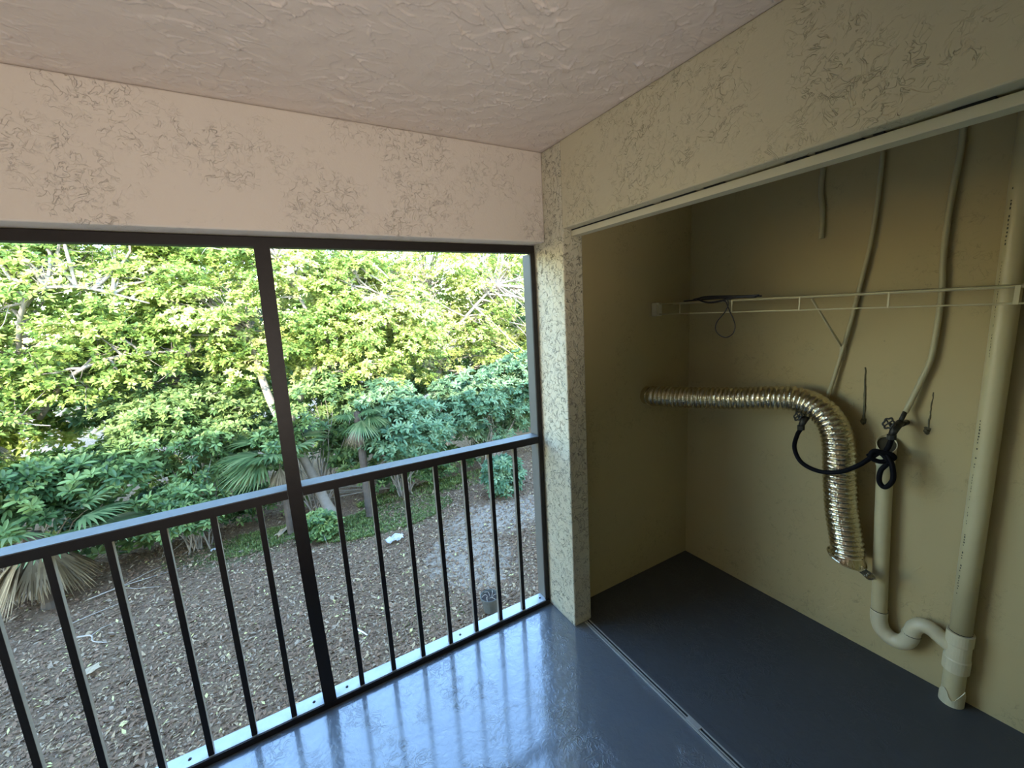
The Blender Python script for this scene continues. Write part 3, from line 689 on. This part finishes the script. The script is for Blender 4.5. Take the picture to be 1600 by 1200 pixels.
# shrubs in the shade of the building: nearest whorls are single parts, the rest filler
def make_whorl(n, ll, lw, seedtone, mat):
    V, Q, T = whorls(np.array([[0, 0, 0.]]), np.array([[0, 0, 1.]]), n, ll, lw, spread=1.15, droop=.2, tone=np.array([seedtone]))
    o = mesh_np('leaf_whorl', V, Q, (M[mat],), T); me = o.data; bpy.data.objects.remove(o); return me
def shrub(name, label, base, blobs, mat, nclump, per, crad, ll, lw, nsingle=70, tshift=0., stems=5):
    t = thing(name, label, 'shrub', base)
    mes = [make_whorl(8, ll*1.1, lw*1.1, tn, mat) for tn in (.15, .4, .6, .85)]
    Vs, Qs, Ts = [], [], []; o = 0; cl = []; tot = sum(b_[2] for b_ in blobs)
    for (c, r, f) in blobs:
        pts, ax, tn, cc = crown_points(c, r, int(nclump*f/tot), per, crad, .7); cl += list(cc)
        V, Q, T = whorls(pts, ax, 7, ll, lw, tone=np.clip(tn+tshift, 0, 1), six=True); Vs.append(V); Qs.append(Q+o); Ts.append(T); o += len(V)
        for k in range(int(nsingle*f/tot)):
            d = unit(rng.normal(size=3)); d[1] = -abs(d[1]); p = np.array(c)+d*np.array(r)*1.04+np.array([0, -crad*.8, 0])
            w_ = link('leaf_whorl', random.choice(mes), None, t); w_.location = Vector(p)-Vector(base)
            w_.rotation_euler = Vector((d[0]*.6, -.5+d[1]*.3, .9)).to_track_quat('Z', 'Y').to_euler(); w_.scale = [random.uniform(.8, 1.15)]*3
    f = mesh_np('foliage', np.concatenate(Vs), np.concatenate(Qs), (M[mat],), np.concatenate(Ts), parent=t, off=base); f['kind'] = 'stuff'
    tg = random.sample(cl, min(len(cl), 24)); branches(t, [(base[0]+random.uniform(-.2, .2), base[1]+random.uniform(-.1, .1), GZ) for _ in tg], tg, .018, M['bark'], 1, 'stems', .1)
    return t
shrub('leafy_shrub', 'big dark green shrub rising past the left end of the handrail', (-5.6, 8.5, GZ), [((-5.9, 8.3, -.9), (1.1, .5, .8), 1.2), ((-4.5, 8.6, -.9), (.9, .4, .4), .6), ((-6.6, 8.4, -.1), (.8, .5, .5), .5), ((-4.4, 9.2, -2.1), (.9, .35, .5), .6)], 'leaf_green', 80, 26, .32, .20, .065, 150, -.1)
shrub('leafy_shrub', 'low green shrub between the two fan palms', (-3.1, 8.6, GZ), [((-3.2, 8.3, -1.75), (.8, .45, .45), 1), ((-2.9, 9.2, -1.0), (1.1, .5, .6), 1), ((-3.2, 9.3, -2.2), (1.1, .35, .4), .7)], 'leaf_green', 50, 24, .28, .15, .05, 80, .0)
shrub('leafy_shrub', 'green shrub wrapped round the leaning tree trunk', (-.75, 9.0, GZ), [((.15, 9.0, -1.3), (.6, .4, .75), 1), ((-1.4, 8.7, -1.0), (.5, .4, .5), .5), ((-.5, 8.5, .0), (.9, .5, .6), .8)], 'leaf_green', 60, 24, .28, .14, .05, 100, .15)
shrub('leafy_shrub', 'blue-green shrub above the middle of the right-hand handrail', (1.3, 8.6, GZ), [((1.4, 8.1, -1.0), (.95, .5, .75), 1.2), ((.9, 8.4, -.2), (.7, .5, .5), .7)], 'leaf_blue', 75, 26, .28, .15, .052, 130, .15)
shrub('leafy_shrub', 'blue-green shrub filling the window corner beside the pier', (3.9, 8.9, GZ), [((3.2, 8.6, -.6), (1.0, .5, .8), 1.1), ((5.0, 8.9, -.5), (1.1, .5, 1.0), 1), ((4.2, 9.1, -1.5), (1.3, .5, .6), .6)], 'leaf_blue', 110, 26, .3, .15, .052, 150, .15)
shrub('low_shrub', 'small green sapling growing at the foot of the leaning trunk', (-.85, 7.7, GZ), [((-.85, 7.6, -2.55), (.28, .2, .3), 1)], 'leaf_green', 14, 14, .15, .13, .05, 16, .2)
shrub('low_shrub', 'small bush beside the sandy path near the far right bars', (3.4, 7.3, GZ), [((3.4, 7.1, -2.35), (.42, .3, .45), 1)], 'leaf_blue', 24, 18, .18, .13, .05, 26, .0)
shrub('low_shrub', 'low undergrowth shrub row behind the bare ground centre', (1.6, 9.1, GZ), [((1.6, 9.0, -2.3), (1.4, .35, .4), 1.2), ((3.2, 9.2, -2.3), (1.0, .35, .4), .6), ((-1.9, 9.4, -2.4), (1.0, .3, .35), .6)], 'leaf_green', 60, 22, .24, .12, .045, 60, -.15)

for (x0, lab) in ((-8.6, 'pale dry thicket closing the yard at the far left'), (-3.4, 'green thicket closing the yard behind the left bay trees'), (2.2, 'green thicket closing the yard behind the leaning trunk'), (7.6, 'green thicket closing the yard at the far right corner')):
    shrub('thicket_shrub', lab, (x0, 12.6, GZ), [((x0, 12.6, -1.9), (3.0, .7, 1.1), 1), ((x0, 12.9, -.4), (3.0, .6, 1.0), .9), ((x0, 13.1, 1.2), (3.0, .6, 1.0), .7)], 'leaf_green' if x0 > -8 else 'leaf_yellow', 130, 24, .45, .20, .085, 0, .05)
# fan palms
def fan(par, base, tip_dir, stalk, rad, mat, nseg=22, spread=2.4, droop=.25, name='frond'):
    base = Vector(base); d = Vector(tip_dir).normalized(); hub = base+d*stalk
    s = d.cross(Vector((0, 0, 1))).normalized(); nn = s.cross(d)
    V = []; Q = []; T = []
    k0 = 0
    for k in range(nseg):
        a = spread*(k/(nseg-1)-.5)*1.0; dd = (d*math.cos(a)+s*math.sin(a)).normalized(); ss = (s*math.cos(a)-d*math.sin(a)).normalized()
        L_ = rad*(.75+.25*math.cos(a))*random.uniform(.9, 1.08); wv = rad*spread/nseg*.36
        g = Vector((0, 0, -1))
        P = [hub, hub+dd*L_*.45+nn*.01+g*droop*L_*.12, hub+dd*L_*.78+g*droop*L_*.4, hub+dd*L_+g*droop*L_*.85]
        W_ = [.004, wv, wv*.6, .002]; idx = len(V)
        for p, w_ in zip(P, W_): V += [tuple(p+ss*w_), tuple(p-ss*w_)]
        for i in range(3): Q.append((idx+2*i, idx+2*i+1, idx+2*i+3, idx+2*i+2))
        T += [random.uniform(.1, 1)]*8
    n0 = len(V); st = [base, base.lerp(hub, .5)+Vector((0, 0, .02)), hub]
    for p in st: V += [tuple(p+s*.012), tuple(p-s*.012)]
    for i in range(2): Q.append((n0+2*i, n0+2*i+1, n0+2*i+3, n0+2*i+2))
    T += [.6]*6
    return mesh_np(name, np.array(V), np.array(Q), (M[mat],), np.array(T), parent=par, off=tuple(parent_loc(par)))
def palm(label, base, h, fr, dead, rad=.75, dead_r=.7, trunk_r=.11, name='fan_palm'):
    t = thing(name, label, 'palm', base)
    top = Vector(base)+Vector((0, 0, h))
    bm = bmesh.new(); lathe(bm, [(trunk_r*1.3, -.05), (trunk_r, .1)]+[(trunk_r*(1+.12*(i % 2)), .1+(h-.1)*i/12) for i in range(1, 13)]+[(0, h+.05)], base, seg=12); fin('trunk', bm, M['bark_dark'], t)
    for (a, e, st) in fr: fan(t, top, (math.cos(a)*math.cos(e), math.sin(a)*math.cos(e), math.sin(e)), st, rad*random.uniform(.9, 1.1), 'leaf_palm')
    for k in range(dead):
        a = 2*PI*k/dead+random.uniform(-.3, .3); e = random.uniform(-1.3, -.95)
        fan(t, top-Vector((0, 0, .05)), (math.cos(a)*math.cos(e), math.sin(a)*math.cos(e), math.sin(e)), .25, dead_r*random.uniform(.8, 1.15), 'leaf_dead', 16, 1.2, .1, 'dead_frond')
    return t
palm('fan palm with a skirt of dead tan fronds below the left handrail', (-5.15, 8.05, GZ), 1.35, [(-.3, .25, .8), (.2, .5, .7), (-.9, .1, .7), (-1.6, .35, .6), (-2.6, .3, .8), (2.8, .6, .8), (1.4, .8, .7), (-.1, -.05, .9)], 13, .85, .95)
palm('small fan palm with drooping fronds left of the tall post', (-1.40, 8.25, GZ), 1.85, [(2.9, .15, .4), (3.3, .0, .35), (-2.6, -.1, .4), (-1.8, .3, .4), (2.2, .5, .5), (-.6, .4, .4), (.6, .5, .5), (3.6, -.35, .35)], 4, .85, .5, .07)
palm('slim brown palm trunk with narrow fronds behind the handrail', (.25, 8.0, GZ), 2.55, [(-.8, -.2, .3), (-1.5, -.5, .3), (-.2, -.4, .3), (-2.4, .1, .35), (.8, .4, .3), (-1.1, .2, .35)], 3, .5, .5, .08)
palm('distant fan palm showing dark fronds at the left edge', (-6.9, 11.4, GZ), 2.7, [(-.4, .5, .6), (.3, .9, .6), (-1.3, .6, .6), (-2.2, .8, .6), (2.5, .7, .6), (-.9, 1.1, .5)], 3, .95, .6)

# ------------------------------------------------------------------ leaf litter, weeds, fallen things
def scatter_xy(n):
    y = 1.6 + 8.6*rng.uniform(0, 1, n)**.95; x = -1.2 + (y+1.9)*rng.uniform(-.62, .74, n)
    return x, y
n = 95000; x, y = scatter_xy(n)
sand = (((x-2.9)/1.6)**2+((y-6.2)/.85)**2 < .9) | (((x-1.5)/.9)**2+((y-5.1)/1.1)**2 < .8)
keep = ~(sand & (rng.uniform(size=n) < .45)); x, y = x[keep], y[keep]; n = len(x)
z = GZ + .8*(.03*np.sin(1.3*x+.7*y)+.02*np.sin(2.9*x-1.7*y)) + rng.uniform(.004, .03, n)
th = rng.uniform(0, 6.28, n); tilt = rng.normal(0, .35, (n, 2)); Ls = rng.gamma(3.0, .0055, n)+.008; Wd = Ls*rng.uniform(.25, .6, n)
d = np.stack([np.cos(th), np.sin(th), tilt[:, 0]], 1); s = np.stack([-np.sin(th), np.cos(th), tilt[:, 1]], 1); c = np.stack([x, y, z], 1)
V = np.stack([c-d*Ls[:, None], c-s*Wd[:, None]+np.array([0, 0, .004]), c+d*Ls[:, None], c+s*Wd[:, None]+np.array([0, 0, .006])], 1).reshape(-1, 3)
Q = np.arange(n*4).reshape(-1, 4)
mi = rng.choice(5, n, p=[.50, .12, .13, .02, .23])
o = mesh_np('leaf_litter', V, Q, tuple(M['litter_'+k] for k in 'abcde'), midx=mi); o['kind'] = 'stuff'; tag(o, 'brown fallen leaves and mulch covering the yard ground', 'leaves')
# weeds
def weeds(cx, cy, rx, ry, n, h):
    a = rng.uniform(0, 6.28, n); r_ = np.sqrt(rng.uniform(0, 1, n)); return cx+rx*r_*np.cos(a), cy+ry*r_*np.sin(a), np.full(n, h)
W_ = [weeds(.6, 7.7, 1.6, .7, 2200, .09), weeds(-2.2, 8.3, 1.5, .5, 1500, .09), weeds(2.8, 8.6, 2.0, .5, 700, .10), weeds(.4, 3.9, .5, .3, 60, .05), weeds(-1.4, 3.0, .7, .2, 60, .04), weeds(1.6, 8.7, 1.5, .4, 500, .14)]
x = np.concatenate([a[0] for a in W_]); y = np.concatenate([a[1] for a in W_]); h = np.concatenate([a[2] for a in W_])
cc = np.stack([x, y, np.full(len(x), GZ-.005)], 1)
V, Q, T = whorls(cc, np.tile([[0, 0, 1.]], (len(x), 1)), 6, 1.0, .14, spread=.7, droop=.15, six=False)
V = cc.repeat(24, 0) + (V-cc.repeat(24, 0))*h.repeat(24)[:, None]
o = mesh_np('ground_weeds', V, Q, (M['grass'],), T); o['kind'] = 'stuff'; tag(o, 'patches of low green weeds growing through the fallen leaves', 'weeds')

def stick(name, label, pts, r, mat, side=()):
    bm = bmesh.new(); P = spline(pts, 4); n = len(P); sweep(bm, P, [r*(1-.5*i/(n-1)) for i in range(n)], 6)
    for s_ in side: sweep(bm, s_, [r*.6, r*.45, r*.2][:len(s_)], 5)
    tag(fin(name, bm, mat, smooth=True), label, 'stick')
g = GZ+.045
stick('fallen_stick', 'short white stick lying on mulch right of the tall post', [(-.69, 4.31, g), (-.63, 4.20, g+.01), (-.575, 4.10, g)], .016, M['white'])
stick('fallen_twig', 'bent grey twig on the mulch below the left bars', [(-4.40, 6.60, g), (-4.22, 6.52, g), (-4.14, 6.32, g+.01), (-3.95, 6.18, g)], .014, M['bark'], [[(-4.22, 6.52, g), (-4.12, 6.62, g+.02), (-3.95, 6.70, g)]])
stick('fallen_twig', 'forked pale twig near the dead palm fronds', [(-4.6, 7.75, g), (-4.2, 7.85, g+.02), (-3.7, 7.95, g), (-3.2, 8.0, g)], .012, M['bark'], [[(-4.2, 7.85, g+.02), (-3.8, 8.1, g+.05), (-3.5, 8.35, g)], [(-4.2, 7.85, g+.02), (-3.9, 7.6, g+.02), (-3.5, 7.45, g)]])
stick('fallen_twig', 'thin straight twig lying left of the bent twig', [(-4.75, 7.0, g), (-4.4, 7.15, g+.01), (-4.0, 7.3, g)], .009, M['bark'])
def scrap(name, label, cx, cy, sx, sy, rz, mat, crumple=.01, n=7, cat='litter'):
    bm = bmesh.new(); G = []
    for i in range(n):
        row = []
        for j in range(n):
            u = (i/(n-1)-.5)*sx*random.uniform(.85, 1.1); v = (j/(n-1)-.5)*sy*random.uniform(.85, 1.1)
            row.append(bm.verts.new((cx+u*math.cos(rz)-v*math.sin(rz), cy+u*math.sin(rz)+v*math.cos(rz), g+.01+random.uniform(0, crumple))))
        G.append(row)
    for i in range(n-1):
        for j in range(n-1): bm.faces.new((G[i][j], G[i+1][j], G[i+1][j+1], G[i][j+1]))
    bmesh.ops.solidify(bm, geom=bm.faces[:], thickness=.004)
    tag(fin(name, bm, mat), label, cat)
scrap('cardboard_scrap', 'torn tan cardboard scrap lying on the mulch', -3.98, 5.60, .20, .15, .5, M['card'], .02, 5)
scrap('plastic_bag', 'crumpled white plastic bag on the ground by the weeds', .45, 6.50, .34, .20, .2, M['white'], .10, 8)
scrap('paper_scrap', 'small white paper scrap under the left bars near the weeds', -2.83, 8.35, .12, .08, 0, M['white'], .05, 5)
scrap('dead_palm_sheath', 'pale tan palm sheath lying near the tree base', -1.55, 8.35, .45, .12, .9, M['card'], .05, 5)
# plant pot with dead twigs
pt = thing('plant_pot', 'grey plastic plant pot with dry twigs near the building', 'pot', (1.19, 3.57, GZ))
bm = bmesh.new(); lathe(bm, [(0, .0), (.105, 0), (.135, .20), (.15, .205), (.152, .25), (.142, .25), (.135, .21), (.13, .19)], (1.19, 3.57, GZ+.03), seg=24); fin('pot_body', bm, M['pot'], pt)
bm = bmesh.new(); lathe(bm, [(0, 0), (.133, 0)], (1.19, 3.57, GZ+.235), seg=20); fin('soil', bm, M['soil'], pt)
for k in range(6):
    a = k*1.05; bm = bmesh.new(); sweep(bm, spline([(1.19+.03*math.cos(a), 3.57+.03*math.sin(a), GZ+.235), (1.19+.07*math.cos(a+.4), 3.57+.07*math.sin(a+.4), GZ+.29), (1.19+.13*math.cos(a+.8), 3.57+.13*math.sin(a+.8), GZ+.27)], 4), .004, 5); fin('dry_twig', bm, M['bark'], pt, smooth=True)
